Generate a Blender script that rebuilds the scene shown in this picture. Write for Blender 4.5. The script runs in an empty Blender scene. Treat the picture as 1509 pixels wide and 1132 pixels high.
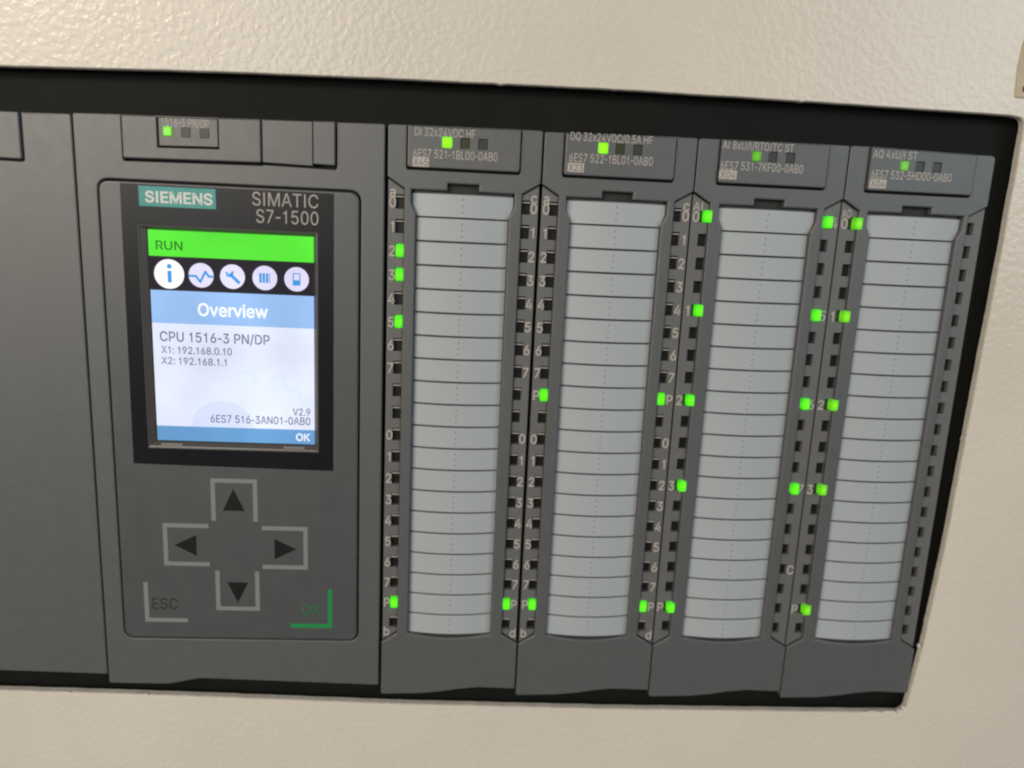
import bpy, bmesh, math, random
from mathutils import Matrix, Vector, noise
from mathutils.geometry import tessellate_polygon, delaunay_2d_cdt

sc = bpy.context.scene
random.seed(7)
MM = 0.001

# ------------------------------------------------------------------ camera
# real size: 1 unit = 1 m.  Design axes in mm: X right, Y down, z away from the viewer.
cam_d = bpy.data.cameras.new('camera')
cam = bpy.data.objects.new('camera', cam_d)
sc.collection.objects.link(cam)
sc.camera = cam
cam_d.sensor_width = 36.0
cam_d.lens = 1133.0 / 1509.0 * 36.0
cam_d.clip_start = 0.005
cam_d.clip_end = 50
Rm = Matrix(((0.9975939308766762, -0.045830212762983324, -0.052018657000359514),
             (0.03441852470005717, 0.9787327193564503, -0.20223162269684583),
             (0.060180679918832136, 0.19995463400288463, 0.9779552290904117)))
A = Matrix(((1, 0, 0), (0, 0, -1), (0, 1, 0)))
D = Matrix(((1, 0, 0), (0, -1, 0), (0, 0, -1)))
rot = (D @ Rm @ A).transposed()
cam.matrix_world = Matrix.Translation((19.438 * MM, -179.972 * MM, -9.855 * MM)) @ rot.to_4x4()
cam_d.dof.use_dof = True
cam_d.dof.focus_distance = 0.178
cam_d.dof.aperture_fstop = 9.5

# ------------------------------------------------------------------ light
world = bpy.data.worlds.new('World')
sc.world = world
world.use_nodes = True
bg = world.node_tree.nodes['Background']
bg.inputs[0].default_value = (1.0, 0.95, 0.88, 1)
bg.inputs[1].default_value = 0.07
sc.view_settings.view_transform = 'Standard'
sc.view_settings.look = 'None'
sc.view_settings.exposure = 0.08
sc.view_settings.gamma = 1.0
sc.cycles.filter_width = 2.2


def area(name, loc, target, sx, sy, power, col):
    d = bpy.data.lights.new(name, 'AREA')
    d.shape = 'RECTANGLE'
    d.size, d.size_y, d.energy, d.color = sx, sy, power, col
    o = bpy.data.objects.new(name, d)
    sc.collection.objects.link(o)
    o.location = loc
    o.rotation_euler = (Vector(target) - Vector(loc)).to_track_quat('-Z', 'Y').to_euler()
    return o


area('sparkle_lamp', (-0.62, -0.92, 0.44), (-0.02, 0, 0.02), 0.14, 0.12, 2.8, (1.0, 0.79, 0.55))  # small unseen lamp, added low at upper left so the paint bumps sparkle
area('bright_window', (-0.95, -1.40, 0.42), (0, 0, 0), 1.5, 0.95, 16.5, (1.0, 0.95, 0.85))
area('far_window', (1.32, -1.40, 0.55), (0, 0, 0), 1.1, 0.9, 10.0, (0.79, 0.93, 1.0))


# ------------------------------------------------------------------ materials
def mat(name, col, rough=0.5, spec=0.5, emit=None, estr=1.0, mottle=0.0, mscale=120, bump=0.0, bscale=3000,
        rvar=0.0, metal=0.0):
    m = bpy.data.materials.new(name)
    m.use_nodes = True
    nt = m.node_tree
    b = nt.nodes['Principled BSDF']
    b.inputs['Base Color'].default_value = (*col, 1)
    b.inputs['Roughness'].default_value = rough
    b.inputs['Specular IOR Level'].default_value = spec
    b.inputs['Metallic'].default_value = metal
    if emit:
        b.inputs['Emission Color'].default_value = (*emit, 1)
        b.inputs['Emission Strength'].default_value = estr
    tc = nt.nodes.new('ShaderNodeTexCoord')
    if mottle:
        n = nt.nodes.new('ShaderNodeTexNoise')
        n.inputs['Scale'].default_value = mscale
        n.inputs['Detail'].default_value = 4
        nt.links.new(tc.outputs['Object'], n.inputs['Vector'])
        mr = nt.nodes.new('ShaderNodeMapRange')
        mr.inputs['From Min'].default_value = 0.3
        mr.inputs['From Max'].default_value = 0.7
        mr.inputs['To Min'].default_value = 1 - mottle
        mr.inputs['To Max'].default_value = 1 + mottle
        nt.links.new(n.outputs['Fac'], mr.inputs['Value'])
        mx = nt.nodes.new('ShaderNodeVectorMath')
        mx.operation = 'SCALE'
        mx.inputs[0].default_value = col
        nt.links.new(mr.outputs[0], mx.inputs['Scale'])
        nt.links.new(mx.outputs[0], b.inputs['Base Color'])
        if rvar:
            mr2 = nt.nodes.new('ShaderNodeMapRange')
            mr2.inputs['From Min'].default_value = 0.3
            mr2.inputs['From Max'].default_value = 0.7
            mr2.inputs['To Min'].default_value = rough - rvar
            mr2.inputs['To Max'].default_value = rough + rvar
            nt.links.new(n.outputs['Fac'], mr2.inputs['Value'])
            nt.links.new(mr2.outputs[0], b.inputs['Roughness'])
    if bump:
        n2 = nt.nodes.new('ShaderNodeTexNoise')
        n2.inputs['Scale'].default_value = bscale
        n2.inputs['Detail'].default_value = 2
        nt.links.new(tc.outputs['Object'], n2.inputs['Vector'])
        bp = nt.nodes.new('ShaderNodeBump')
        bp.inputs['Strength'].default_value = 1.0
        bp.inputs['Distance'].default_value = bump
        nt.links.new(n2.outputs['Fac'], bp.inputs['Height'])
        nt.links.new(bp.outputs[0], b.inputs['Normal'])
    return m


def panel_material():
    m = bpy.data.materials.new('white_powder_coat')
    m.use_nodes = True
    nt = m.node_tree
    L = nt.links.new
    b = nt.nodes['Principled BSDF']
    tc = nt.nodes.new('ShaderNodeTexCoord')
    warp = nt.nodes.new('ShaderNodeTexNoise')
    warp.inputs['Scale'].default_value = 260
    L(tc.outputs['Object'], warp.inputs['Vector'])
    add = nt.nodes.new('ShaderNodeVectorMath')
    add.operation = 'MULTIPLY_ADD'
    add.inputs[1].default_value = (0.0017, 0.0017, 0.0017)
    L(warp.outputs['Color'], add.inputs[0])
    L(tc.outputs['Object'], add.inputs[2])
    n1 = nt.nodes.new('ShaderNodeTexNoise')
    n1.inputs['Scale'].default_value = 680
    n1.inputs['Detail'].default_value = 2.2
    n1.inputs['Roughness'].default_value = 0.45
    L(add.outputs[0], n1.inputs['Vector'])
    ramp = nt.nodes.new('ShaderNodeMapRange')
    ramp.interpolation_type = 'SMOOTHSTEP'
    ramp.inputs['From Min'].default_value = 0.34
    ramp.inputs['From Max'].default_value = 0.66
    L(n1.outputs['Fac'], ramp.inputs['Value'])
    bp = nt.nodes.new('ShaderNodeBump')
    bp.inputs['Distance'].default_value = 0.00005
    bp.inputs['Strength'].default_value = 1.0
    L(ramp.outputs[0], bp.inputs['Height'])
    L(bp.outputs[0], b.inputs['Normal'])
    n3 = nt.nodes.new('ShaderNodeTexNoise')
    n3.inputs['Scale'].default_value = 25
    n3.inputs['Detail'].default_value = 5
    L(tc.outputs['Object'], n3.inputs['Vector'])
    mr = nt.nodes.new('ShaderNodeMapRange')
    mr.inputs['From Min'].default_value = 0.3
    mr.inputs['From Max'].default_value = 0.7
    mr.inputs['To Min'].default_value = 0.96
    mr.inputs['To Max'].default_value = 1.03
    L(n3.outputs['Fac'], mr.inputs['Value'])
    mx = nt.nodes.new('ShaderNodeVectorMath')
    mx.operation = 'SCALE'
    mx.inputs[0].default_value = (0.765, 0.695, 0.615)
    L(mr.outputs[0], mx.inputs['Scale'])
    L(mx.outputs[0], b.inputs['Base Color'])
    b.inputs['Roughness'].default_value = 0.24
    return m


M_PANEL = panel_material()
M_CUT = mat('cut_metal_edge', (0.70, 0.66, 0.60), 0.45, mottle=0.12, mscale=350)
M_BLACK = mat('black_backing', (0.0085, 0.0090, 0.0080), 0.62, 0.14, mottle=0.1)
M_GREY = mat('grey_plastic', (0.103, 0.107, 0.112), 0.46, 1.0, mottle=0.02, mscale=300, bump=0.00002, bscale=3600, rvar=0.03)
M_GREY2 = mat('grey_plastic_strip', (0.140, 0.139, 0.141), 0.5, 0.8, mottle=0.04, mscale=240, bump=0.00001, bscale=5200)
M_DOOR = mat('satin_grey_door', (0.076, 0.080, 0.086), 0.43, 1.0, mottle=0.02, mscale=200, bump=0.00002, bscale=3600, rvar=0.03)
M_BODY = mat('dark_grey_body', (0.06, 0.062, 0.061), 0.6)
M_RECESS = mat('recess_black', (0.02, 0.02, 0.02), 0.6)
M_LENS = mat('unlit_lens', (0.012, 0.012, 0.011), 0.4)
M_LENSHDR = mat('unlit_status_lens', (0.050, 0.050, 0.046), 0.4)
M_LABEL = mat('label_card', (0.435, 0.47, 0.50), 0.5, 0.6, mottle=0.02, mscale=90, bump=0.000006, bscale=4000)
M_PERF = mat('perforation', (0.19, 0.19, 0.19), 0.8)
M_INK = mat('light_print', (0.54, 0.485, 0.45), 0.6, 0.3)
M_BEZEL = mat('black_bezel', (0.011, 0.011, 0.015), 0.28, 0.32, mottle=0.1, mscale=60)
M_FRAME = mat('clear_plastic_lip', (0.09, 0.08, 0.072), 0.25, 0.6)
M_CLIP = mat('grey_clip', (0.26, 0.24, 0.22), 0.4)
M_TEAL = mat('teal_badge', (0.060, 0.35, 0.335), 0.4, mottle=0.05, mscale=200)
M_WHITE = mat('badge_white', (0.78, 0.78, 0.74), 0.5)
M_SILVER = mat('silver_print', (0.43, 0.385, 0.36), 0.4)
M_KEYLINE = mat('key_line_print', (0.245, 0.255, 0.26), 0.55, 0.3)
M_KEYBLACK = mat('key_arrow_print', (0.012, 0.013, 0.013), 0.45, 0.3)
M_KEYTXT = mat('key_dark_print', (0.035, 0.034, 0.030), 0.5, 0.3)
M_OKGREEN = mat('green_print', (0.018, 0.30, 0.085), 0.5, 0.3)
M_OKTXT = mat('green_letter_print', (0.03, 0.19, 0.07), 0.5, 0.3)
M_YELLOW = mat('yellowed_plastic', (0.50, 0.42, 0.27), 0.4, mottle=0.12, mscale=150)
M_RUST = mat('brown_rivet', (0.14, 0.075, 0.045), 0.5, mottle=0.2, mscale=500)


def s2l(r, g, b):
    return tuple((c / 255 / 12.92) if c <= 10 else ((c / 255 + 0.055) / 1.055) ** 2.4 for c in (r, g, b))


def glow(name, rgb, k=1.0):
    m = mat(name, (0.01, 0.01, 0.01), 0.3, 0.12, emit=s2l(*rgb), estr=k)
    nt = m.node_tree                      # uneven backlight of a small display
    g = nt.nodes.new('ShaderNodeNewGeometry')
    n = nt.nodes.new('ShaderNodeTexNoise')
    n.inputs['Scale'].default_value = 55
    n.inputs['Detail'].default_value = 1.5
    nt.links.new(g.outputs['Position'], n.inputs['Vector'])
    r = nt.nodes.new('ShaderNodeMapRange')
    r.inputs['From Min'].default_value = 0.3
    r.inputs['From Max'].default_value = 0.7
    r.inputs['To Min'].default_value = 0.90 * k
    r.inputs['To Max'].default_value = 1.12 * k
    nt.links.new(n.outputs['Fac'], r.inputs['Value'])
    nt.links.new(r.outputs[0], nt.nodes['Principled BSDF'].inputs['Emission Strength'])
    return m


def led(name, core, edge, k, size):
    """translucent light pipe: the diode behind its middle makes the centre brighter than the rim"""
    m = mat(name, (0.03, 0.2, 0.02), 0.25, 0.5, emit=s2l(*edge), estr=k)
    nt = m.node_tree
    tc = nt.nodes.new('ShaderNodeTexCoord')
    sc_ = nt.nodes.new('ShaderNodeVectorMath')
    sc_.operation = 'SCALE'
    sc_.inputs['Scale'].default_value = 1 / (size * MM)
    nt.links.new(tc.outputs['Object'], sc_.inputs[0])
    ln = nt.nodes.new('ShaderNodeVectorMath')
    ln.operation = 'MULTIPLY'
    ln.inputs[1].default_value = (1, 0, 0.75)
    nt.links.new(sc_.outputs[0], ln.inputs[0])
    le = nt.nodes.new('ShaderNodeVectorMath')
    le.operation = 'LENGTH'
    nt.links.new(ln.outputs[0], le.inputs[0])
    cr = nt.nodes.new('ShaderNodeMix')
    cr.data_type = 'RGBA'
    cr.inputs['A'].default_value = (*s2l(*core), 1)
    cr.inputs['B'].default_value = (*s2l(*edge), 1)
    nt.links.new(le.outputs['Value'], cr.inputs['Factor'])
    nt.links.new(cr.outputs['Result'], nt.nodes['Principled BSDF'].inputs['Emission Color'])
    return m


M_LED = led('lit_green_led', (106, 250, 18), (44, 175, 18), 1.25, 1.35)
M_LEDY = led('lit_yellow_green_led', (128, 225, 22), (70, 150, 20), 1.15, 1.35)
M_LEDH = led('lit_header_led', (172, 250, 14), (120, 215, 18), 1.0, 1.3)
M_LEDDIM = led('dim_header_led', (112, 196, 26), (66, 110, 24), 0.85, 1.3)
M_S_GREEN = glow('screen_green', (86, 230, 52))
M_S_DARK = glow('screen_dark', (30, 26, 36))
M_S_BLUE = glow('screen_blue', (150, 188, 236))
M_S_BODY = glow('screen_body', (224, 231, 250))
M_S_FOOT = glow('screen_footer', (104, 156, 206))
M_S_DISC = glow('screen_disc', (222, 218, 246))
M_S_DISC1 = glow('screen_disc_bright', (255, 252, 255))
M_S_SYM = glow('screen_symbol', (62, 150, 218))
M_S_WHITE = glow('screen_white_text', (250, 252, 255))
M_S_TEXT = glow('screen_grey_text', (98, 102, 122))
M_S_RUN = glow('screen_run_text', (22, 92, 26))
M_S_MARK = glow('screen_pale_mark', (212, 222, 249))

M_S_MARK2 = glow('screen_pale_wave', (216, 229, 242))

# ------------------------------------------------------------------ object helpers
ORG = {}


def link(o):
    sc.collection.objects.link(o)
    return o


def thing(name, label, cat, o, group=None):
    e = link(bpy.data.objects.new(name, None))
    e.empty_display_size = 0.01
    e.location = (o[0] * MM, o[2] * MM, -o[1] * MM)
    e['label'], e['category'] = label, cat
    if group:
        e['group'] = group
    ORG[e] = o
    return e


def part(name, me, parent, o=(0, 0, 0), label=None):
    ob = link(bpy.data.objects.new(name, me))
    po = ORG.get(parent, (0, 0, 0))
    ob.parent = parent
    ob.location = ((o[0] - po[0]) * MM, (o[2] - po[2]) * MM, -(o[1] - po[1]) * MM)
    ORG[ob] = o
    if label:
        ob['label'] = label
    return ob


def to_mesh(name, verts, faces, m, mats=None, fm=None):
    me = bpy.data.meshes.new(name)
    me.from_pydata([(x * MM, z * MM, -y * MM) for x, y, z in verts], [], faces)
    for k in ([m] if m else mats):
        me.materials.append(k)
    if fm:
        me.polygons.foreach_set('material_index', fm)
    bm = bmesh.new()
    bm.from_mesh(me)
    bmesh.ops.recalc_face_normals(bm, faces=bm.faces)
    bm.to_mesh(me)
    bm.free()
    me.update()
    return me


def area2(p):
    return sum(p[i][0] * p[(i + 1) % len(p)][1] - p[(i + 1) % len(p)][0] * p[i][1] for i in range(len(p))) / 2


def inset(p, d):
    n = len(p)
    out = []
    for i in range(n):
        a, b, c = p[i - 1], p[i], p[(i + 1) % n]
        e1 = Vector((b[0] - a[0], b[1] - a[1])).normalized()
        e2 = Vector((c[0] - b[0], c[1] - b[1])).normalized()
        n1, n2 = Vector((-e1.y, e1.x)), Vector((-e2.y, e2.x))
        s = n1 + n2
        k = max(0.35, 1 + n1.dot(n2))
        out.append((b[0] + s.x * d / k, b[1] + s.y * d / k))
    return out


def rounded(p, r, seg=5):
    """fillet the corners of a polygon; r is one radius or a list"""
    out = []
    n = len(p)
    for i in range(n):
        rr = r[i] if isinstance(r, (list, tuple)) else r
        a, b, c = Vector(p[i - 1]), Vector(p[i]), Vector(p[(i + 1) % n])
        u, v = (a - b).normalized(), (c - b).normalized()
        ang = u.angle(v)
        if rr <= 0 or ang > 3.1:
            out.append(tuple(b))
            continue
        t = min(rr / math.tan(ang / 2), (a - b).length * .45, (c - b).length * .45)
        p0, p1 = b + u * t, b + v * t
        for k in range(seg + 1):
            f = k / seg
            q = (1 - f) ** 2 * p0 + 2 * f * (1 - f) * b + f * f * p1
            out.append(tuple(q))
    return out


def plate(name, outer, holes, z0, depth, bev, m, hbev=None, seg=3, back=True):
    """solid plate facing the viewer (front at z0), rounded front edges, holes cut right through"""
    loops = []
    for k, lp in enumerate([outer] + list(holes)):
        lp = [tuple(q) for q in lp]
        a = area2(lp)
        if (k == 0) != (a > 0):
            lp = lp[::-1]
        loops.append((lp, bev if k == 0 else (bev if hbev is None else hbev)))
    verts, faces, fronts, flat, lasts = [], [], [], [], []
    for lp, bv in loops:
        n = len(lp)
        prev = None
        rings = []
        sgs = seg if bv > 0 else 0
        for k in range(sgs + 1):
            an = math.pi / 2 * k / max(1, sgs)
            ins = bv * (1 - math.sin(an)) if sgs else 0
            dz = bv * (1 - math.cos(an)) if sgs else 0
            rings.append([(x, y, z0 + dz) for x, y in (inset(lp, ins) if ins > 1e-6 else lp)])
        rings.append([(x, y, z0 + depth) for x, y in lp])
        base = len(verts)
        for rg in rings:
            verts += rg
        for k in range(len(rings) - 1):
            for i in range(n):
                j = (i + 1) % n
                faces.append((base + k * n + i, base + k * n + j, base + (k + 1) * n + j, base + (k + 1) * n + i))
        fronts.append([Vector((q[0], q[1], 0)) for q in rings[0]])
        flat += list(range(base, base + n))
        lasts += list(range(base + (len(rings) - 1) * n, base + len(rings) * n))
    tris = tessellate_polygon(fronts)
    faces += [tuple(flat[i] for i in t) for t in tris]
    if back:
        faces += [tuple(lasts[i] for i in t[::-1]) for t in tris]
    return to_mesh(name, verts, faces, m)


def rect(x0, x1, y0, y1):
    return [(x0, y0), (x1, y0), (x1, y1), (x0, y1)]


def slab(name, x0, x1, y0, y1, z0, depth, m, bev=0.15, r=0.0, seg=2):
    p = rect(x0, x1, y0, y1)
    if r:
        p = rounded(p, r)
    return plate(name, p, [], z0, depth, bev, m, seg=seg)


def disc_pts(r, n=28, cx=0, cy=0):
    return [(cx + r * math.cos(2 * math.pi * k / n), cy + r * math.sin(2 * math.pi * k / n)) for k in range(n)]


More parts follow.
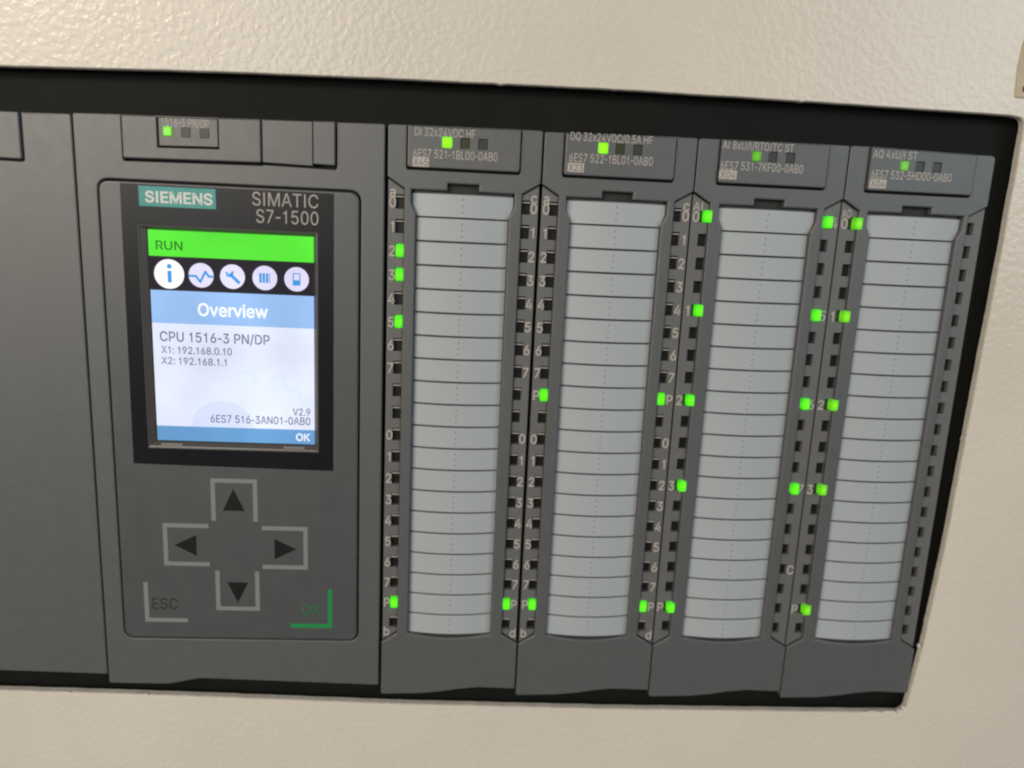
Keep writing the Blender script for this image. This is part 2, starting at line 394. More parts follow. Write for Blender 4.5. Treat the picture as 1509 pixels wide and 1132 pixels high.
# glyph outlines of a plain sans: character, advance, then closed outlines in thousandths
GLYPHS = """-453;337,244 337,188 114,188 114,244
.188;95,-4 78,-1 63,9 53,24 50,41 53,59 63,73 78,83 95,87 113,83 128,73 138,59 141,41 138,24 128,9 113,-1
/249;235,533 71,-76 14,-76 178,533
0453;227,-7 174,1 130,24 95,62 69,113 60,144 53,178 49,214 48,254 49,294 53,330 60,364 69,395 95,447 130,484 174,508 227,516 279,508 323,484 358,447 384,395 393,364 400,330 404,294 405,254 404,214 400,178 393,144 384,113 359,62 323,24 279,1;227,50 261,56 290,74 313,103 330,144 340,194 344,254 340,314 330,365 313,405 290,435 261,453 227,460 192,453 163,435 140,405 123,365 113,314 109,254 113,194 123,144 140,103 163,74 192,56
1453;76,0 76,55 391,55 391,0;276,509 276,0 212,0 212,448 209,448 86,358 86,427 198,509
2453;64,0 64,47 234,229 282,282 311,327 320,371 317,397 308,419 293,436 273,449 224,460 196,457 172,447 153,433 139,413 130,390 127,362 66,362 71,405 86,442 111,473 143,496 182,511 225,516 268,511 306,497 337,474 361,445 376,411 381,372 371,318 336,259 267,180 153,60 153,57 389,57 389,0
3453;218,-7 173,-3 133,10 98,30 70,57 52,91 44,132 109,132 115,107 126,87 144,71 165,59 219,50 275,61 297,74 315,93 325,116 329,145 326,172 316,196 299,217 275,234 242,244 201,248 157,248 157,299 288,448 288,452 70,452 70,509 372,509 372,461 211,278 211,289 264,288 308,276 344,253 371,222 387,186 393,145 387,103 370,66 344,36 309,12 266,-2
4453;40,105 40,158 247,509 311,509 109,166 109,163 413,163 413,105;282,0 282,121 282,146 282,318 343,318 343,0
5453;221,-7 178,-2 140,11 108,32 83,60 66,93 60,130 122,130 127,108 138,89 173,60 221,50 250,53 276,64 298,82 314,104 324,131 328,162 324,193 314,221 297,244 275,262 248,273 218,277 167,268 128,246 67,253 96,509 366,509 366,452 151,452 134,301 136,301 178,325 229,334 263,330 294,321 321,306 345,285 364,260 379,231 388,199 391,163 385,117 369,76 343,41 309,15 268,-1
6453;226,-7 182,-1 142,15 109,40 84,74 69,115 64,162 68,199 80,239 137,340 252,509 322,509 151,261 145,261 165,288 196,307 235,314 278,309 316,295 346,271 370,240 384,201 389,157 384,112 368,73 343,39 310,14 271,-2;226,48 254,52 279,63 299,79 314,101 324,128 327,157 324,187 314,213 299,235 279,251 254,262 226,265 198,262 174,252 153,235 138,214 128,188 125,158 128,128 138,102 153,79 174,63 198,52
7453;97,0 323,448 323,452 62,452 62,509 391,509 391,449 165,0
8453;226,-7 178,-2 136,11 101,33 74,62 57,96 52,135 55,166 65,195 81,220 101,241 125,256 153,265 153,267 119,282 93,308 76,342 70,380 75,417 90,450 114,477 146,498 184,511 226,516 269,511 306,498 337,477 361,450 377,417 382,380 376,342 359,308 333,282 300,267 300,265 327,256 351,241 372,220 387,195 397,166 401,135 395,96 378,62 352,33 317,11 275,-2;226,49 258,52 285,60 307,74 323,91 333,113 337,139 333,165 322,189 305,208 283,223 256,232 226,235 196,232 169,223 147,208 130,189 119,165 115,139 119,113 129,91 145,74 167,60 195,52;226,290 274,300 293,313 307,330 316,351 319,376 316,399 308,420 294,437 275,449 226,460 177,449 159,437 145,420 136,399 133,376 136,351 145,330 159,313 178,300
9453;226,516 271,510 310,494 343,468 368,434 384,393 389,347 385,309 373,270 315,168 200,0 130,0 301,248 307,248 287,221 257,202 218,195 175,199 137,214 106,237 83,269 68,307 64,352 69,397 85,436 110,469 143,494 182,510;226,460 199,457 174,446 154,429 138,407 129,381 125,352 129,322 138,295 154,274 174,257 199,247 226,243 254,247 279,257 299,273 314,295 324,321 327,350 324,381 314,407 299,429 279,446 254,457
:188;95,-4 78,-1 63,9 53,24 50,41 53,59 63,73 78,83 95,87 113,83 128,73 138,59 141,41 138,24 128,9 113,-1;95,271 78,274 63,284 53,299 50,316 53,334 63,349 78,359 95,362 113,359 128,349 138,334 141,316 138,299 128,284 113,274
A480;16,0 201,509 276,509 463,0 395,0 287,302 264,372 232,478 245,478 213,371 191,302 85,0;110,142 110,199 370,199 370,142
B456;60,0 60,509 241,509 289,504 329,491 359,469 381,442 394,410 398,374 395,344 387,320 356,286 315,267 315,262 339,257 363,245 385,227 402,203 414,173 418,136 413,100 400,67 377,39 344,18 301,4 247,0;125,57 245,57 296,63 330,80 349,105 355,137 352,161 342,184 327,203 306,218 279,228 248,231 125,231;125,285 238,285 288,296 308,309 323,326 333,348 336,372 330,403 313,429 283,446 240,452 125,452
C510;267,-7 235,-5 205,1 177,11 150,25 126,42 104,63 86,88 70,115 57,146 48,179 42,215 40,254 42,293 48,329 57,362 70,393 86,421 104,445 126,466 150,484 177,498 205,508 235,514 267,516 340,504 373,490 402,471 427,447 448,418 463,385 473,348 408,348 389,395 357,428 315,449 267,456 223,450 184,432 150,403 125,364 109,314 103,254 109,194 125,145 151,105 184,76 223,59 267,53 315,60 357,81 389,114 408,160 473,160 463,124 448,91 428,62 402,38 373,19 341,5 305,-4
D502;219,0 96,0 96,57 215,57 272,63 318,81 354,110 379,149 394,198 399,255 394,312 379,361 354,399 320,428 275,446 221,452 93,452 93,509 225,509 261,507 294,501 325,492 353,478 399,441 433,391 446,361 455,329 460,293 462,255 460,217 455,181 446,149 433,119 417,92 398,68 376,48 351,31 322,17 291,8 256,2;125,509 125,0 60,0 60,509
E419;60,0 60,509 372,509 372,452 125,452 125,286 355,286 355,229 125,229 125,57 375,57 375,0
F410;60,0 60,509 369,509 369,452 125,452 125,278 346,278 346,221 125,221 125,0
H517;60,0 60,509 125,509 125,289 392,289 392,509 457,509 457,0 392,0 392,232 125,232 125,0
I301;31,0 31,57 118,57 118,452 31,452 31,509 269,509 269,452 183,452 183,57 269,57 269,0
K467;104,145 104,216 139,261 174,303 212,344 364,509 448,509 231,276 228,276;60,0 60,509 125,509 125,334 124,225 125,193 125,0;372,0 188,259 228,309 449,0
L393;60,0 60,509 125,509 125,57 361,57 361,0
M628;60,0 60,509 152,509 277,187 287,159 299,123 311,84 322,49 307,49 318,83 330,121 342,158 352,187 476,509 568,509 568,0 504,0 504,291 504,327 505,369 506,413 507,457 513,457 498,409 482,363 467,322 456,291 342,0 286,0 170,291 159,321 145,361 129,408 112,457 119,457 120,416 121,372 122,328 122,291 122,0
N523;60,0 60,509 136,509 343,183 363,151 388,107 414,55 405,54 401,108 399,157 399,195 399,509 463,509 463,0 387,0 202,290 177,331 148,381 108,452 119,454 122,384 124,328 125,291 125,0
O533;267,-7 235,-5 205,1 177,11 150,25 126,42 105,63 86,88 70,115 57,146 48,179 42,215 40,254 42,293 48,329 57,362 70,393 86,421 105,445 126,466 150,484 177,498 205,508 235,514 267,516 299,514 329,508 357,498 384,484 408,466 429,445 448,421 464,393 477,362 486,329 491,293 493,254 491,215 486,179 477,146 464,115 448,88 429,63 408,42 384,25 357,11 329,1 299,-5;267,53 310,59 349,76 383,105 408,144 425,194 430,254 425,314 408,365 383,404 349,433 310,450 267,456 223,450 184,433 151,404 125,364 109,314 103,254 109,194 125,144 151,105 184,76 223,59
P445;60,0 60,509 235,509 289,503 332,487 366,462 390,430 404,391 409,348 404,304 390,265 366,233 332,207 289,191 235,186 109,186 109,242 233,242 269,246 297,256 318,272 333,294 342,319 344,348 342,376 333,402 318,423 297,439 268,449 232,452 125,452 125,0
Q533;245,159 313,159 369,85 384,65 468,-48 401,-48 346,27 331,46;267,-7 235,-5 205,1 177,11 150,25 126,42 105,63 86,88 70,115 57,146 48,179 42,215 40,254 42,293 48,329 57,362 70,393 86,421 105,445 126,466 150,484 177,498 205,508 235,514 267,516 299,514 329,508 357,498 384,484 408,466 429,445 448,421 464,393 477,362 486,329 491,293 493,254 491,215 486,179 477,146 464,115 448,88 429,63 408,42 384,25 357,11 329,1 299,-5;267,53 310,59 349,76 383,105 408,144 425,194 430,254 425,314 408,365 383,404 349,433 310,450 267,456 223,450 184,433 151,404 125,364 109,314 103,254 109,194 125,144 151,105 184,76 223,59
R449;60,0 60,509 236,509 290,504 333,489 367,465 390,433 405,395 409,352 405,309 390,271 367,240 333,217 289,203 236,198 96,198 96,255 234,255 269,258 298,267 319,281 334,300 342,324 345,352 342,380 334,405 319,425 298,440 269,449 233,452 125,452 125,0;353,0 230,229 303,229 428,0
S447;224,-9 172,-4 128,9 91,31 64,60 46,96 38,137 104,137 110,110 123,88 142,71 166,59 224,49 257,52 286,60 311,74 329,92 341,114 346,139 342,161 332,179 296,205 245,222 184,239 128,260 86,289 60,326 52,372 58,413 75,448 102,476 138,498 180,511 227,516 275,511 316,498 351,476 377,449 394,415 401,378 337,378 326,412 302,437 267,453 225,459 194,456 167,448 145,435 129,418 118,398 115,376 119,352 131,334 169,308 212,293 264,279 312,264 359,238 395,198 405,171 408,139 403,99 386,64 360,34 323,11 278,-4
T449;32,452 32,509 417,509 417,452 257,452 257,0 193,0 193,452
U517;259,-8 203,-2 154,15 114,43 85,80 66,124 60,173 60,509 124,509 124,178 128,144 141,113 160,87 187,68 220,56 259,52 298,56 331,68 357,87 377,113 389,144 393,178 393,509 457,509 457,173 451,124 433,80 403,43 363,15 315,-2
V480;204,0 16,509 84,509 192,206 215,137 248,31 235,31 267,138 290,206 395,509 463,509 278,0
X474;18,0 217,284 217,236 29,509 104,509 178,400 204,361 223,329 243,292 232,292 252,329 272,361 298,400 374,509 446,509 259,239 259,287 456,0 382,0 292,129 268,165 250,195 230,231 244,231 225,196 206,166 182,129 91,0
a389;160,-9 126,-5 94,5 68,22 48,45 35,73 30,108 34,138 43,161 58,179 78,193 125,211 178,220 234,227 265,235 273,243 276,255 276,257 267,297 240,322 196,331 149,322 118,301 100,274 41,291 57,322 79,346 104,364 133,375 194,384 239,379 286,360 306,343 322,320 333,290 337,251 337,0 277,0 277,52 272,52 252,25 215,1;170,45 202,49 228,59 248,74 263,93 272,115 276,138 276,190 259,182 231,176 200,171 175,168 134,159 103,139 95,124 92,105 102,72 130,52
b424;229,-8 198,-5 172,4 138,31 118,59 112,59 112,0 53,0 53,509 114,509 114,319 118,319 137,346 171,373 197,381 229,384 274,378 313,361 345,332 370,293 385,245 390,189 385,133 370,84 346,45 313,16 274,-2;220,47 253,51 279,66 301,88 316,117 325,151 328,189 325,227 316,261 301,290 280,311 253,325 220,330 188,325 161,312 140,291 125,263 116,229 113,189 116,150 125,115 140,86 162,65 188,51
c396;207,-8 159,-2 117,16 82,46 56,85 40,133 34,187 40,243 56,291 82,330 117,360 159,378 207,384 260,377 305,356 340,322 362,277 303,262 290,289 270,311 242,325 207,330 173,325 145,310 124,287 108,258 99,224 96,187 99,151 108,117 124,89 145,66 173,51 207,46 243,52 271,66 292,89 304,117 363,102 341,56 306,21 261,-1
d424;195,-8 151,-2 111,16 79,45 55,84 39,133 34,189 39,245 55,293 79,332 112,361 151,378 196,384 228,381 253,373 287,346 306,319 311,319 311,509 372,509 372,0 313,0 313,59 307,59 287,31 252,4 227,-5;205,47 236,51 263,65 284,86 299,115 309,150 312,189 309,229 300,263 284,291 263,312 237,325 205,330 172,325 145,311 124,290 108,261 99,227 96,189 99,151 109,117 124,88 145,66 172,51
e404;212,-8 161,-2 117,16 82,46 56,85 40,132 34,187 39,242 55,290 81,329 115,359 157,378 205,384 266,374 294,361 319,341 341,315 357,282 368,242 371,194 371,169 75,169 75,221 338,221 310,202 307,237 298,269 283,294 263,314 237,326 205,330 173,326 146,313 125,294 109,270 99,241 96,211 96,178 100,139 110,106 128,80 151,61 179,50 212,46 254,53 285,73 306,105 365,91 353,63 335,39 311,19 283,4 249,-5
i167;53,0 53,379 114,379 114,0;84,443 67,446 54,455 44,468 41,483 44,499 54,512 67,521 84,524 100,521 114,512 123,499 126,483 123,468 114,455 100,446
r259;53,0 53,379 112,379 112,321 115,321 130,347 152,367 181,380 213,385 229,384 243,384 243,322 230,324 207,326 182,323 159,315 140,301 126,284 117,262 114,237 114,0
v389;163,0 17,379 84,379 165,155 187,87 206,21 184,21 203,87 224,155 305,379 371,379 226,0
w567;138,0 23,379 87,379 133,214 154,137 175,41 165,41 186,135 206,214 252,379 316,379 362,214 382,136 402,41 391,41 413,135 434,214 480,379 545,379 429,0 368,0 319,172 305,225 291,280 277,338 291,338 277,280 263,225 248,172 199,0
x379;21,0 171,218 171,171 29,379 100,379 147,306 179,253 207,206 175,206 202,253 233,306 282,379 352,379 209,169 209,214 358,0 287,0 231,85 200,136 173,182 205,182 178,136 148,85 91,0"""
FONT = {}
for _ln in GLYPHS.split('\n'):
    _a, *_p = _ln[1:].split(';')
    _lp = [[tuple(int(v) for v in q.split(',')) for q in p.split()] for p in _p]
    if area2(max(_lp, key=lambda p: abs(area2(p)))) < 0:
        _lp = [p[::-1] for p in _lp]
    FONT[_ln[0]] = (int(_a), _lp)
FONT['1'] = (400, [[(190, 0), (250, 0), (250, 509), (205, 509), (185, 458), (150, 430), (88, 418), (88, 372), (190, 372)]])
FONT['I'] = (230, [[(82, 0), (148, 0), (148, 509), (82, 509)]])
FONT['-'] = (300, [[(x - 77, y) for x, y in FONT['-'][1][0]]])
_glyphs = {}


def lettering(body, w, h, m, depth=0.02, bold=0.0, track=0):
    """print, w mm wide and h mm high capitals, centred on its own origin; a thin raised layer of ink"""
    key = (body, round(w or 0, 2), round(h, 2), m.name, bold)
    if key in _glyphs:
        return _glyphs[key]
    loops, x = [], 0
    for ch in body:
        if ch == ' ':
            x += 188
            continue
        adv, lps = FONT[ch]
        loops.append([[(px + x, py) for px, py in (inset(lp, -bold) if bold else lp)] for lp in lps])
        x += adv + track
    xs = [q[0] for lps in loops for lp in lps for q in lp]
    x0, x1 = min(xs), max(xs)
    ky = h / 509
    kx = w / (x1 - x0) if w else ky * 0.86
    V, F = [], []
    for lps in loops:
        base = len(V)
        flat = []
        for lp in lps:
            b0, n = len(V), len(lp)
            pts = [((px - (x0 + x1) / 2) * kx, -(py - 254) * ky) for px, py in lp]
            V += [(px, py, -depth) for px, py in pts]
            V += [(px, py, 0.0) for px, py in pts]
            flat += list(range(b0, b0 + n))
            F += [(b0 + i, b0 + (i + 1) % n, b0 + n + (i + 1) % n, b0 + n + i) for i in range(n)]
        edges, k0 = [], 0
        for lp in lps:
            edges += [(k0 + i, k0 + (i + 1) % len(lp)) for i in range(len(lp))]
            k0 += len(lp)
        cv, _, cf, ov, _, _ = delaunay_2d_cdt([Vector((V[q][0], V[q][1])) for q in flat], edges, [], 1, 1e-6)
        b1 = len(V)
        V += [(v.x, v.y, -depth) for v in cv]
        for t in cf:
            mx, my = (sum(cv[i].x for i in t) / len(t), sum(cv[i].y for i in t) / len(t))
            odd = False
            k0 = 0
            for lp in lps:
                pts = [V[q] for q in flat[k0:k0 + len(lp)]]
                k0 += len(lp)
                for i in range(len(pts)):
                    p, q = pts[i - 1], pts[i]
                    if (p[1] > my) != (q[1] > my) and mx < (q[0] - p[0]) * (my - p[1]) / (q[1] - p[1]) + p[0]:
                        odd = not odd
            if odd:
                F.append(tuple(b1 + i for i in t))
    me = to_mesh('lettering', V, F, m)
    _glyphs[key] = me
    return me


def merge(name, meshes, m):
    """join flat shapes [(verts list, faces)] into one mesh"""
    V, F = [], []
    for v, f in meshes:
        b = len(V)
        V += v
        F += [tuple(b + i for i in q) for q in f]
    return to_mesh(name, V, F, m)


def box_geo(x0, x1, y0, y1, z0, z1):
    v = [(x0, y0, z0), (x1, y0, z0), (x1, y1, z0), (x0, y1, z0), (x0, y0, z1), (x1, y0, z1), (x1, y1, z1), (x0, y1, z1)]
    f = [(0, 1, 2, 3), (7, 6, 5, 4), (0, 4, 5, 1), (1, 5, 6, 2), (2, 6, 7, 3), (3, 7, 4, 0)]
    return v, f


# ------------------------------------------------------------------ setting: white panel with a hand-cut opening, black backing
def rough_line(pts, step, amp, seed):
    out = []
    for i in range(len(pts) - 1):
        a, b = Vector(pts[i]), Vector(pts[i + 1])
        n = max(1, int((b - a).length / step))
        d = (b - a).normalized()
        nn = Vector((-d.y, d.x))
        for k in range(n):
            p = a.lerp(b, k / n)
            s = amp * noise.noise((p.x * 0.16 + seed, p.y * 0.16, 0)) * 1.3
            s += amp * 0.7 * noise.noise((p.x * 0.9 + seed, p.y * 0.9, 5))
            q = noise.noise((p.x * 0.45, p.y * 0.45, 9 + seed))
            if q > 0.5:
                s += (q - 0.5) * 1.4
            out.append(tuple(p + nn * s))
    return out


opening = [(-125, 128.3), (-125, -17.4), (-81.5, -18.7), (-39, -19.95), (-1.5, -20.65), (49.3, -21.15), (95.7, -20.95), (141.6, -20.5)]
op = rough_line(opening + [(143.6, -20.35)], 0.9, 0.06, 3)
op += [(144.6, -20.15), (145.4, -19.6), (145.8, -18.8)]
op += rough_line([(145.95, -18.0), (145.6, 11.8), (144.8, 47.9), (144.1, 85), (142.6, 113.8), (141.15, 128.0), (140.9, 130.6)], 0.9, 0.07, 11)
op += [(140.75, 131.4), (140.3, 132.2), (139.6, 132.8)]
op += rough_line([(138.7, 133.1), (116, 133.1), (60.8, 132.85), (7, 132.0), (-51.7, 130.15), (-95, 129.1), (-124, 128.35)], 0.9, 0.07, 21)
panel = thing('panel', 'white textured metal panel with a rough cut rectangular opening around the grey modules', 'panel', (19, 230, 0))
part('painted_sheet', plate('painted_sheet', rect(-190, 240, -130, 230), [op], -1.0, 2.0, 0.0, M_PANEL, hbev=0.22, seg=3), panel)
# bare cut edge of the opening: a thin lining on the sheet's thickness
rim_in = inset([tuple(q) for q in (op if area2(op) > 0 else op[::-1])], 0.09)
rim_out = inset([tuple(q) for q in (op if area2(op) > 0 else op[::-1])], -0.02)
part('cut_edge', plate('cut_edge', rim_out, [rim_in], -0.62, 1.66, 0.0, M_CUT), panel)
burr = []
for (x, y, w, h) in [(131.5, 132.75, 2.6, 0.5), (136.2, 132.8, 3.2, 0.55), (139.0, 132.5, 1.6, 0.8), (139.9, 131.6, 0.9, 1.2), (141.35, 113.2, 0.8, 1.0),
                     (-78, 129.35, 2.4, 0.3), (-60, 129.7, 4.0, 0.25)]:
    burr.append(slab('b', x - w / 2, x + w / 2, y - h / 2, y + h / 2, -1.12, 0.5, M_CUT, 0.12, 0.2))
for k, me in enumerate(burr):
    part('burr', me, panel)

V, F = [], []
for g in (box_geo(-150, 175, -60, 165, 3, 5), box_geo(-150, 175, -62, -60, 1.2, 5), box_geo(-150, 175, 165, 167, 1.2, 5),
          box_geo(-152, -150, -62, 167, 1.2, 5), box_geo(175, 177, -62, 167, 1.2, 5)):
    b = len(V)
    V += g[0]
    F += [tuple(b + i for i in q) for q in g[1]]
backing = link(bpy.data.objects.new('backing', to_mesh('backing', V, F, M_BLACK)))
backing['kind'] = 'structure'

# ------------------------------------------------------------------ shared meshes of the in/out modules
ROW0, PITCH, NROW = 5.38, 5.485, 20


def label_mesh(first):
    """one marker card: bowed across its width, three perforation dots down the middle"""
    n = 12
    xl, xr = -10.45, 10.45

    def zz(x):
        t = (x) / 10.45
        return 1.25 * t * t
    ya, yb = -PITCH / 2 + 0.19, PITCH / 2 - 0.19
    V, F = [], []
    if not first:
        for k in range(n + 1):
            x = xl + (xr - xl) * k / n
            z = zz(x)
            ins = 0.16
            V += [(x, ya, z + 0.55), (x, ya + 0.02, z + 0.1), (x, ya + ins, z), (x, yb - ins, z), (x, yb - 0.02, z + 0.1), (x, yb, z + 0.55)]
        for k in range(n):
            for r in range(5):
                F.append((k * 6 + r, k * 6 + 6 + r, k * 6 + 7 + r, k * 6 + 1 + r))
        F += [(0, 1, 2, 3, 4, 5), tuple(n * 6 + q for q in (5, 4, 3, 2, 1, 0))]
    else:
        pts = [(-11.5, ya), (11.5, ya), (11.5, -0.1), (10.45, 1.55), (10.45, yb), (-10.45, yb), (-10.45, 1.55), (-11.5, -0.1)]
        cols = [-11.5, -10.45] + [xl + (xr - xl) * k / n for k in range(1, n)] + [10.45, 11.5]
        for x in cols:
            z = min(zz(x), 1.25)
            low = yb if abs(x) < 11 else -0.1
            V += [(x, ya, z + 0.5), (x, ya + 0.15, z), (x, low, z), (x, low, z + 0.5)]
        for k in range(len(cols) - 1):
            for r in range(3):
                F.append((k * 4 + r, k * 4 + 4 + r, k * 4 + 5 + r, k * 4 + 1 + r))
        e = (len(cols) - 1) * 4
        F += [(0, 1, 2, 3), (e + 3, e + 2, e + 1, e)]
    nf = len(F)
    for dy in (-1.45, 0.0, 1.45):
        b = len(V)
        V += [(0.19 * math.cos(q * math.pi / 3), dy + 0.19 * math.sin(q * math.pi / 3), -0.012) for q in range(6)]
        F.append(tuple(b + q for q in range(6)))
    return to_mesh('label', V, F, None, [M_LABEL, M_PERF], [0] * nf + [1] * 3)


LABEL1, LABELN = label_mesh(True), label_mesh(False)
LED_OFF = slab('channel_led', -0.95, 0.95, -1.5, 1.5, 2.0, 0.6, M_LENS, 0.1)
def notch_led():
    V, F = [], []
    for g in (box_geo(-0.95, 0.95, -1.5, 1.5, 2.0, 2.5), box_geo(-0.95, 0.95, -1.22, -1.02, 1.0, 1.98)):  # second box: pale colour stands for the lit top edge of the light pipe
        b0 = len(V)
        V += g[0]
        F += [tuple(b0 + i for i in q) for q in g[1]]
    return to_mesh('channel_led', V, F, None, [M_LENS, M_INK], [0] * 6 + [1] * 6)


LED_OFFD = notch_led()
LED_ON = slab('channel_led', -0.95, 0.95, -1.48, 1.48, 0.25, 2.0, M_LED, 0.3, 0.25, 3)
LED_ONA = slab('channel_led', -0.92, 0.92, -1.4, 1.4, -0.15, 2.0, M_LED, 0.3, 0.25, 3)
LED_ONY = slab('channel_led', -0.92, 0.92, -1.38, 1.38, -0.2, 2.0, M_LEDY, 0.3, 0.25, 3)
ST_ON = slab('status_led', -1.15, 1.15, -1.2, 1.2, -1.1, 0.9, M_LEDH, 0.2, 0.3, 3)
ST_DIM = slab('status_led', -1.05, 1.05, -1.1, 1.1, -1.0, 0.9, M_LEDDIM, 0.2, 0.3, 3)
ST_CPU = slab('status_led', -0.95, 0.95, -1.0, 1.0, -0.95, 0.9, M_LEDY, 0.2, 0.3, 3)
ST_OFF = slab('status_led', -1.0, 1.0, -1.05, 1.05, -0.55, 0.5, M_LENSHDR, 0.08)
ST_OFFG = slab('status_led', -1.0, 1.0, -1.05, 1.05, -0.55, 0.5, mat('olive_lens', (0.045, 0.050, 0.018), 0.4), 0.08)


def comb(w0, w1, side, ah):
    """light strip outline: house-shaped, LED notches open to the door side"""
    p = [(w0, 114.55), (w0, 0.4), (w1, 2.75)]
    for i in range(NROW):
        yc = ROW0 + PITCH * i
        nx = w1 - 2.0 * side
        p += [(w1, yc - ah), (nx, yc - ah), (nx, yc + ah), (w1, yc + ah)]
    p += [(w1, 112.05)]
    return p


def io_module(name, X0, X1, top, gapl, gapr, spec):
    W = X1 - X0
    a, b = gapl, W - gapr
    dl, dr = 4.2, W - 4.3
    t = thing('io_module', spec['label'], 'control module', (X0 + W / 2, 130, 0), 'grey input and output modules in the rack')

    def P(nm, me, par=None, dx=0, dy=0, z=0, label=None):
        return part(nm, me, par or t, (X0 + dx, dy, z), label)
    tl, tr = top
    c = W / 2 + spec.get('cx', -0.15)
    hl, hr = 4.55 + spec.get('hx', 0), min(W - 4.6, 30.1 + spec.get('hx', 0))
    hb = -1.75
    outer = rounded([(a, tl), (hl, tl), (hl, hb), (hr, hb), (hr, tr), (b, tr), (b, 0.0), (dr, 2.45), (dr, 112.35), (b, 114.9),
             (b, 127.75), (b - 9.5, 127.45), (b - 14.5, 128.0), (b - 19.0, 128.75), (b - 24.5, 129.35), (a, 129.6), (a, 114.9), (dl, 112.35), (dl, 2.45), (a, 0.0)],
            [0.7, 0, 0.5, 0.5, 0, 1.2 if spec.get('last') else 0.5, 0.2, 0.25, 0.25, 0.2, 0.5, 3, 3, 3, 3, 0.5, 0.2, 0.25, 0.25, 0.2], 3)
    hole = [(c - 3.55, 0.95), (c + 3.55, 0.95), (c + 3.55, 2.55), (c + 11.7, 2.6), (c + 11.7, 5.6), (c + 10.6, 7.9), (c + 10.5, 112.4)]
    hole += [(c + 10.5 - 21.0 * k / 8, 112.4 + 1.1 * math.sin(math.pi * k / 8)) for k in range(1, 8)]
    hole += [(c - 10.5, 112.4), (c - 10.6, 7.9), (c - 11.7, 5.6), (c - 11.7, 2.6), (c - 3.55, 2.55)]
    P('front_door', plate('front_door', outer, [hole], 0.0, 2.0, 0.28, M_GREY, hbev=0.4, seg=4))
    P('body', slab('body', a + 0.15, b - 0.15, min(tl, tr) + 0.3, 127.2, 2.6, 60, M_BODY, 0.0))
    # header cover with status lights and print
    hc = P('header_cover', plate('header_cover', rounded([(hl + .2, tl + .05), (hr - .2, tr + .05), (hr - .2, hb - .5), (hl + .2, hb - .5)],
           [0.2, 0.2, 0.6, 0.6], 4), [rect(spec['leds'][k] - 1.05, spec['leds'][k] + 1.05, spec['ledy'] - 1.1, spec['ledy'] + 1.1) for k in range(3)],
           -0.85, 2.6, 0.3, M_GREY, hbev=0.08))
    for k in range(3):
        P('status_led', (ST_DIM if spec['style'] == 'a' else ST_ON, ST_OFFG if spec.get('olive') else ST_OFF, ST_OFF)[k], hc, spec['leds'][k], spec['ledy'])
    for (txt, x0, x1, yc, h) in spec['print']:
        P('printed_text', lettering(txt, x1 - x0, h, M_INK), hc, (x0 + x1) / 2, yc, -0.85)
    txt, x0, x1, yc = spec['rev']
    P('printed_mark', slab('printed_mark', -(x1 - x0) / 2, (x1 - x0) / 2, -1.0, 1.0, -0.02, 0.05, M_INK, 0.0), hc, (x0 + x1) / 2, yc, -0.86)
    P('printed_text', lettering(txt, (x1 - x0) * 0.86, 1.5, M_GREY), hc, (x0 + x1) / 2, yc, -0.88)
    # marker strip
    ls = P('label_strip', slab('label_strip', c - 11.2, c + 11.2, 2.7, 113.6, 1.95, 0.6, M_GREY2, 0.0))
    for i in range(NROW):
        P('label', LABEL1 if i == 0 else LABELN, ls, c, ROW0 + 0.37 + PITCH * i, 0.12)
    P('notch_back', slab('notch_back', c - 4, c + 4, 0.5, 2.9, 1.6, 0.3, M_RECESS, 0.0))
    # light strips
    for s, (w0, w1, side) in enumerate(((a + spec.get('sl', 0.05), dl - 0.06, 1), (b - spec.get('sr', 0.05), dr + 0.06, -1))):
        st = P('light_strip', plate('light_strip', comb(w0, w1, side, 1.55 if spec['style'] == 'd' else 1.4), [], 0.75, 1.5, 0.12, M_GREY2, seg=2))
        lit = spec['lit'][s]
        lx = w1 - side * 1.0
        on = LED_ON if spec['style'] == 'd' else (LED_ONY if spec.get('last') else LED_ONA)
        for i in range(NROW):
            P('channel_led', on if i in lit else (LED_OFFD if spec['style'] == 'd' else LED_OFF), st, lx + (spec.get('ls', (0.12, -0.12))[s] if i in lit else 0), ROW0 + PITCH * i)
        nx = w0 + side * 1.02
        for i, ch in spec['nums'][s]:
            y = ROW0 + PITCH * i + 0.15
            if len(ch) > 1:
                P('channel_number', lettering(ch, 2.2, 1.9, M_INK), st, nx + 0.25 * side, y, 0.75)
            else:
                P('channel_number', lettering(ch, None, 2.35, M_INK, bold=9), st, nx, y, 0.75)
    return t


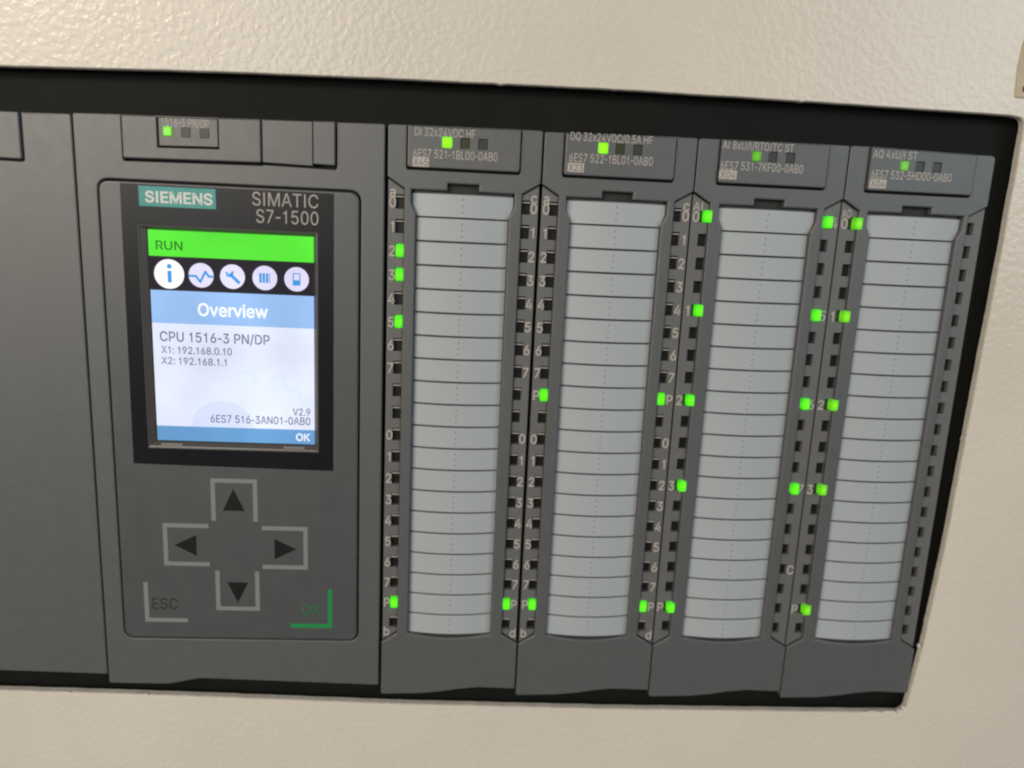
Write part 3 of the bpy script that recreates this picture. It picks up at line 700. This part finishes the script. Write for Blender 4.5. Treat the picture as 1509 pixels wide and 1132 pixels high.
digits = [(i, str(i)) for i in range(8)] + [(10 + i, str(i)) for i in range(8)]
X = [0.0, 35.1, 70.4, 105.95, 141.0]
io_module('input', X[0], X[1], (-11.3, -11.6), 0.30, 0.20, dict(
    label='grey module printed DI, next to the screen, green lights beside 2, 3 and 5',
    style='d', sl=0.15, sr=0.2, leds=(13.5, 17.5, 21.5), ledy=-7.9, olive=True,
    print=[('DI 32x24VDC HF', 6.3, 19.7, -9.95, 1.75), ('6ES7 521-1BL00-0AB0', 6.0, 24.8, -5.3, 1.85)], rev=('X45', 5.9, 9.55, -3.4),
    lit=({2, 3, 5, 18}, {18}),
    nums=([(-0.42, 'a')] + digits + [(18, 'P'), (19.45, 'b')], [(-0.42, 'c')] + digits + [(18, 'P'), (19.45, 'd')])))
io_module('output', X[1], X[2], (-11.45, -11.85), 0.20, 0.15, dict(
    label='grey module printed DQ with a green light beside the letter P halfway up both strips',
    style='d', sl=0.2, leds=(13.45, 17.35, 21.35), ledy=-8.45, olive=True, hx=0.15, cx=0.05,
    print=[('DQ 32x24VDC/0.5A HF', 5.95, 24.55, -10.7, 1.75), ('6ES7 522-1BL01-0AB0', 5.9, 24.95, -6.1, 1.85)], rev=('X23', 5.65, 9.35, -3.95),
    lit=({8, 18}, {8, 18}),
    nums=([(-0.42, 'a')] + digits + [(8, 'P'), (18, 'P'), (19.45, 'b')], [(-0.42, 'c')] + digits + [(8, 'P'), (18, 'P'), (19.45, 'd')])))
io_module('analog_in', X[2], X[3], (-11.85, -12.0), 0.15, 0.15, dict(
    label='grey module printed AI with green lights numbered 0 to 3 and 4 to 7',
    style='a', leds=(13.5, 17.3, 21.4), ledy=-8.5, hx=0.5, cx=0.25, ls=(0.75, 0.45),
    print=[('AI 8xU/I/RTD/TC ST', 5.4, 21.95, -10.65, 1.75), ('6ES7 531-7KF00-0AB0', 5.35, 24.6, -6.15, 1.85)], rev=('X04', 5.2, 9.3, -4.1),
    lit=({0, 4, 8, 12, 18}, {0, 4, 8, 12}),
    nums=([(-0.42, 'AI'), (0, '0'), (4, '1'), (8, '2'), (12, '3'), (18, 'P')], [(0, '4'), (4, '5'), (8, '6'), (12, '7'), (16, 'C')])))
io_module('analog_out', X[3], X[4], (-12.05, -11.5), 0.15, 0.1, dict(
    label='grey module printed AQ at the rack end, no green lights on its right strip',
    style='a', leds=(12.9, 16.65, 20.7), ledy=-8.1, last=True, hx=0.1, cx=0.45, ls=(1.2, 0),
    print=[('AQ 4xU/I ST', 5.1, 15.6, -10.45, 1.75), ('6ES7 532-5HD00-0AB0', 5.3, 24.5, -5.95, 1.85)], rev=('X04', 5.15, 9.15, -3.8),
    lit=({0, 4, 8, 12, 18}, set()),
    nums=([(-0.42, 'AQ'), (0, '0'), (4, '1'), (8, '2'), (12, '3'), (18, 'P')], [])))

# ------------------------------------------------------------------ blank power module, left edge
pm = thing('power_module', 'plain grey module cut off by the left edge of the picture, left of the screen', 'control module', (-90, 125, 0.4))
part('front_frame', plate('front_frame', rounded([(-112, -9.2), (-78.85, -9.65), (-78.95, 0.75), (-112, 0.2), (-112, 123.9), (-67.75, 125.05), (-67.75, -9.85)][::-1] if False else
     [(-78.8, -9.65), (-68.25, -9.85), (-68.25, 125.05), (-112, 123.9), (-112, 0.25), (-78.8, 0.75)], [0.2, 0.6, 0.5, 0.5, 0.2, 0.5], 4), [], 0.35, 2.0, 0.3, M_GREY), pm)
part('header_cover', plate('header_cover', rounded([(-112, -9.3), (-79.0, -9.6), (-79.0, 0.3), (-112, -0.2)], [0.3, 0.3, 0.5, 0.5], 4), [], -0.25, 2.4, 0.3, M_GREY), pm)
part('body', slab('body', -111.6, -68.5, -9.2, 123.2, 2.4, 60, M_BODY, 0.0), pm)

# ------------------------------------------------------------------ processor module with screen
cpu = thing('screen_module', 'wide grey module with lit colour screen and arrow keys, left of the label strips', 'control module', (-33.7, 127, 0))
a, b = -67.78, -0.35
curve = [(-54.5 + 10.5 * k / 8, 127.42 - 1.65 * (0.5 - 0.5 * math.cos(math.pi * k / 8))) for k in range(9)]
outer = [(a, -10.05), (-57.45, -10.3), (-57.45, -0.5), (-27.3, -0.95), (-27.3, -1.15), (-11.0, -0.85), (-11.0, -11.05), (b, -11.25), (b, 127.1)] + curve[::-1] + [(a, 127.3)]
rr = [0.6, 0, 0.5, 0, 0, 0.4, 0, 0.6, 0.5] + [0] * 9 + [0.5]
doorhole = rounded(rect(-63.4, -5.55, 3.45, 114.75), 2.7, 8)
part('front_frame', plate('front_frame', rounded(outer, rr, 4), [doorhole], 0.0, 2.2, 0.3, M_GREY, hbev=0.3), cpu)
part('body', slab('body', a + .2, b - .2, -9.6, 126.0, 2.6, 60, M_BODY, 0.0), cpu)
hc = part('header_cover', plate('header_cover', rounded([(-57.1, -10.2), (-27.4, -10.75), (-27.4, -1.5), (-57.1, -1.05)], [0.2, 0.2, 0.5, 0.4], 4),
          [[(-49.7, -10.05), (-36.4, -10.3), (-36.4, -3.9), (-49.7, -3.6)]], -0.85, 2.4, 0.3, M_GREY, hbev=0.12), cpu)
lp = part('light_panel', plate('light_panel', [(-49.4, -10.1), (-36.65, -10.35), (-36.65, -4.3), (-49.4, -4.0)], [], -0.55, 1.8, 0.2, M_GREY), hc)
for k, x in enumerate((-47.4, -43.6, -39.6)):
    part('status_led', (ST_CPU, ST_OFF, ST_OFF)[k], hc, (x, -7.15, 0.0 if k == 0 else -0.15))
part('printed_text', lettering('1516-3 PN/DP', 10.1, 1.8, M_INK), hc, (-43.6, -9.1, -0.55))
part('side_cover', plate('side_cover', rounded([(-27.15, -10.75), (-16.15, -10.95), (-16.15, -1.35), (-27.15, -1.6)], [0.1, 0.1, 0.2, 0.3], 3), [], -0.45, 2.2, 0.2, M_GREY), cpu)
part('side_cover', plate('side_cover', rounded([(-15.95, -10.95), (-11.25, -11.1), (-11.25, -1.7), (-15.95, -1.8)], [0.1, 0.1, 0.3, 0.3], 3), [], -0.85, 2.2, 0.2, M_GREY), cpu)

door = part('display_door', plate('display_door', rounded(rect(-63.05, -5.9, 3.85, 114.35), 2.4, 8), [rect(-54.9, -15.35, 13.25, 64.85)], -0.3, 2.4, 0.45, M_DOOR, hbev=0.05, seg=4), cpu)
part('bezel', plate('bezel', [(-58.35, 4.25), (-11.55, 4.35), (-11.75, 69.55), (-58.65, 69.0)], [rect(-55.0, -15.25, 13.15, 64.95)], -0.36, 0.2, 0.04, M_BEZEL, hbev=0.15), door)
# sloping clear lip round the screen
Vl, Fl = [], []
for (x0, x1, y0, y1, z) in ((-55.0, -15.3, 13.2, 64.9, -0.22), (-54.7, -15.6, 13.5, 64.5, -0.1), (-53.5, -16.2, 14.1, 63.6, 0.72)):
    Vl += [(x0, y0, z), (x1, y0, z), (x1, y1, z), (x0, y1, z)]
for r in range(2):
    for i in range(4):
        j = (i + 1) % 4
        Fl.append((r * 4 + i, r * 4 + j, r * 4 + 4 + j, r * 4 + 4 + i))
part('screen_lip', to_mesh('screen_lip', Vl, Fl, M_FRAME), door)
for x0, x1 in ((-52.2, -47.2), (-23.6, -18.6)):
    part('clip', slab('clip', x0, x1, 63.95, 64.55, 0.0, 0.5, M_CLIP, 0.1), door)
bd = part('maker_badge', slab('maker_badge', -54.35, -37.6, 4.65, 9.05, -0.44, 0.1, M_TEAL, 0.03), door)
part('badge_lettering', lettering('SIEMENS', 14.7, 2.35, M_WHITE, bold=22), bd and door, (-45.65, 6.95, -0.44))
part('product_lettering', lettering('SIMATIC', 14.6, 2.95, M_SILVER, depth=0.12), door, (-22.3, 6.3, -0.36))
part('product_lettering', lettering('S7-1500', 13.8, 2.95, M_SILVER, depth=0.12), door, (-21.9, 10.05, -0.36))

# lit screen: x -53.3..-16.35, y 14.15..63.4, z 0.9
SX0, SX1, SY0, SY1, SZ = -53.3, -16.35, 14.15, 63.4, 0.9
screen = part('screen', slab('screen', SX0 - 1.5, SX1 + 1, SY0 - 0.8, SY1 + 1, SZ, 0.6, M_S_DARK, 0.0), cpu)


def sx(x):
    return SX0 + (x + 52.9) / 36.7 * (SX1 - SX0)


def sy(y):
    return SY0 + (y - 14.2) / 48.9 * (SY1 - SY0)


def bar(nm, y0, y1, m, x0=-52.9, x1=-16.2, z=0.02):
    return part(nm, slab(nm, sx(x0), sx(x1), sy(y0), sy(y1), SZ - z, z, m, 0.0), screen)


def stext(txt, x0, x1, yc, h, m, bold=7):
    part('screen_text', lettering(txt, (x1 - x0) * 1.006, h, m, bold=bold, depth=0.01), screen, (sx((x0 + x1) / 2), sy(yc), SZ - 0.02))


bar('status_bar', 14.2, 20.0, M_S_GREEN)
bar('title_bar', 27.65, 35.2, M_S_BLUE)
bar('text_panel', 35.2, 59.55, M_S_BODY)
bar('footer_bar', 59.55, 63.1, M_S_FOOT)
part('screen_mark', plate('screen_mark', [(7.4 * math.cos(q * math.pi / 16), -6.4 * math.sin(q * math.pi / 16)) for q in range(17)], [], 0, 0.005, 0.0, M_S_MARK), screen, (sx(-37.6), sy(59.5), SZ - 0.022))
stext('RUN', -51.3, -45.4, 17.55, 1.95, M_S_RUN)
stext('Overview', -42.5, -26.7, 31.75, 2.85, M_S_WHITE, 14)
stext('CPU 1516-3 PN/DP', -51.3, -26.4, 38.25, 2.25, M_S_TEXT)
stext('X1: 192.168.0.10', -51.1, -35.1, 41.35, 1.65, M_S_TEXT)
stext('X2: 192.168.1.1', -51.2, -36.4, 43.9, 1.65, M_S_TEXT)
stext('V2.9', -21.3, -17.2, 55.2, 1.7, M_S_TEXT)
stext('6ES7 516-3AN01-0AB0', -40.5, -17.2, 57.45, 1.85, M_S_TEXT)
stext('OK', -20.6, -17.3, 61.4, 1.75, M_S_WHITE, 14)


def sym(cx, polys, m=M_S_SYM):
    """flat icon symbol from polygons given in mm about the icon's centre"""
    V, F = [], []
    for p in polys:
        b = len(V)
        V += [(x, y, -0.012) for x, y in p] + [(x, y, 0) for x, y in p]
        n = len(p)
        F.append(tuple(range(b, b + n)))
        F += [(b + i, b + (i + 1) % n, b + n + (i + 1) % n, b + n + i) for i in range(n)]
    part('icon_symbol', to_mesh('icon_symbol', V, F, m), screen, (sx(cx), sy(23.95), SZ - 0.04))


def stroke(pts, w):
    out = []
    for i in range(len(pts) - 1):
        p, q = Vector(pts[i]), Vector(pts[i + 1])
        d = (q - p).normalized()
        n = Vector((-d.y, d.x)) * w / 2
        p2, q2 = p - d * w * .3, q + d * w * .3
        out.append([tuple(p2 + n), tuple(q2 + n), tuple(q2 - n), tuple(p2 - n)])
    return out


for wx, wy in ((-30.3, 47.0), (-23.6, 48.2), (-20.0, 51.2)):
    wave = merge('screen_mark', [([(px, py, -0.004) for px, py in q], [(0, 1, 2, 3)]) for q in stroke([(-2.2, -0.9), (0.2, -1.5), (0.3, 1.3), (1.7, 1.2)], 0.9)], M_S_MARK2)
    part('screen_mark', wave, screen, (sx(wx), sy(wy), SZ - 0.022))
for k, x in enumerate((-48.6, -41.5, -34.5, -27.25, -20.1)):
    r = 3.35 if k == 0 else 2.8
    part('icon_disc', plate('icon_disc', disc_pts(r), [], 0, 0.03, 0.0, M_S_DISC1 if k == 0 else M_S_DISC), screen, (sx(x), sy(23.95), SZ - 0.03))
sym(-48.5, [disc_pts(0.55, 12, 0, -1.75), rect(-0.45, 0.45, -0.75, 1.9)])
sym(-41.5, stroke([(-2.6, 0.2), (-1.2, 0.2), (-0.2, 1.5), (1.0, -0.9), (1.7, 0.2), (2.6, 0.2)], 0.5))
sym(-34.5, stroke([(-0.5, -0.5), (1.4, 1.3)], 0.75) + stroke([(-1.1, -0.2), (-0.1, -0.1), (0.05, -1.1)], 0.5) + stroke([(-1.3, -0.9), (-1.1, -0.2)], 0.45))
sym(-27.2, [rect(-1.3, -0.75, -1.1, 1.1), rect(-0.55, 0.0, -1.1, 1.1), rect(0.2, 0.75, -1.1, 1.1), rect(0.95, 1.15, -1.1, 1.1)])
sym(-20.1, stroke([(-0.75, -1.3), (0.75, -1.3), (0.75, 1.3), (-0.75, 1.3), (-0.75, -1.3)], 0.24) + [rect(-0.75, 0.75, 0.2, 1.3)])

# keys on the display door
KZ = -0.3


def lines(nm, rects, m, th=0.05):
    return part(nm, merge(nm, [box_geo(x0, x1, y0, y1, KZ - th, KZ + 0.02) for x0, x1, y0, y1 in rects], m), door)


def tri(nm, pts):
    part(nm, plate(nm, pts, [], KZ - 0.06, 0.08, 0.0, M_KEYBLACK), door)


T = 1.05
lines('key_outline', [(-40.95, -29.9, 72.2, 72.2 + T), (-40.95, -40.95 + T, 72.2 + T, 83.0), (-29.9 - T, -29.9, 72.2 + T, 83.0)], M_KEYLINE)
lines('key_outline', [(-52.65, -52.65 + T, 83.9, 94.9), (-52.65 + T, -41.7, 83.9, 83.9 + T), (-52.65 + T, -41.7, 94.9 - T, 94.9)], M_KEYLINE)
lines('key_outline', [(-17.95 - T, -17.95, 84.1, 95.3), (-29.0, -17.95 - T, 84.1, 84.1 + T), (-29.0, -17.95 - T, 95.3 - T, 95.3)], M_KEYLINE)
lines('key_outline', [(-40.5, -29.85, 106.6 - T, 106.6), (-40.5, -40.5 + T, 96.0, 106.6 - T), (-29.85 - T, -29.85, 96.1, 106.6 - T)], M_KEYLINE)
tri('arrow_mark', [(-35.6, 74.8), (-33.0, 80.35), (-38.2, 80.35)])
tri('arrow_mark', [(-50.0, 89.5), (-44.8, 86.85), (-44.8, 92.2)])
tri('arrow_mark', [(-20.75, 90.0), (-26.0, 92.65), (-26.0, 87.4)])
tri('arrow_mark', [(-35.2, 104.4), (-37.65, 99.05), (-32.6, 99.05)])
lines('escape_outline', [(-57.9, -57.9 + T, 99.4, 110.0), (-57.9 + T, -47.5, 110.0 - T, 110.0)], M_KEYLINE)
part('escape_lettering', lettering('ESC', 6.2, 2.9, M_KEYTXT, bold=2), door, (-52.9, 105.1, KZ))
lines('confirm_outline', [(-12.05 - T, -12.05, 100.5, 111.0), (-22.35, -12.05 - T, 111.0 - T, 111.0)], M_OKGREEN)
part('confirm_lettering', lettering('OK', 4.6, 2.9, M_OKTXT, bold=2), door, (-17.15, 105.9, KZ))

# ------------------------------------------------------------------ yellowed tab at the right edge
tab = thing('plastic_tab', 'yellowed plastic tab with a brown rivet on the white panel, by the opening corner', 'tab', (146, -24.3, -1))
part('strip', plate('strip', rounded([(142.2, -24.3), (141.7, -31), (142.1, -36), (143.2, -41.5), (156, -41.5), (156, -24.3)], [0.4, 2, 2, 1, 1, 1], 4), [], -1.35, 0.36, 0.15, M_YELLOW), tab)
part('rivet', plate('rivet', disc_pts(0.85, 20, 144.4, -26.3), [], -1.75, 0.45, 0.3, M_RUST, seg=4), tab)
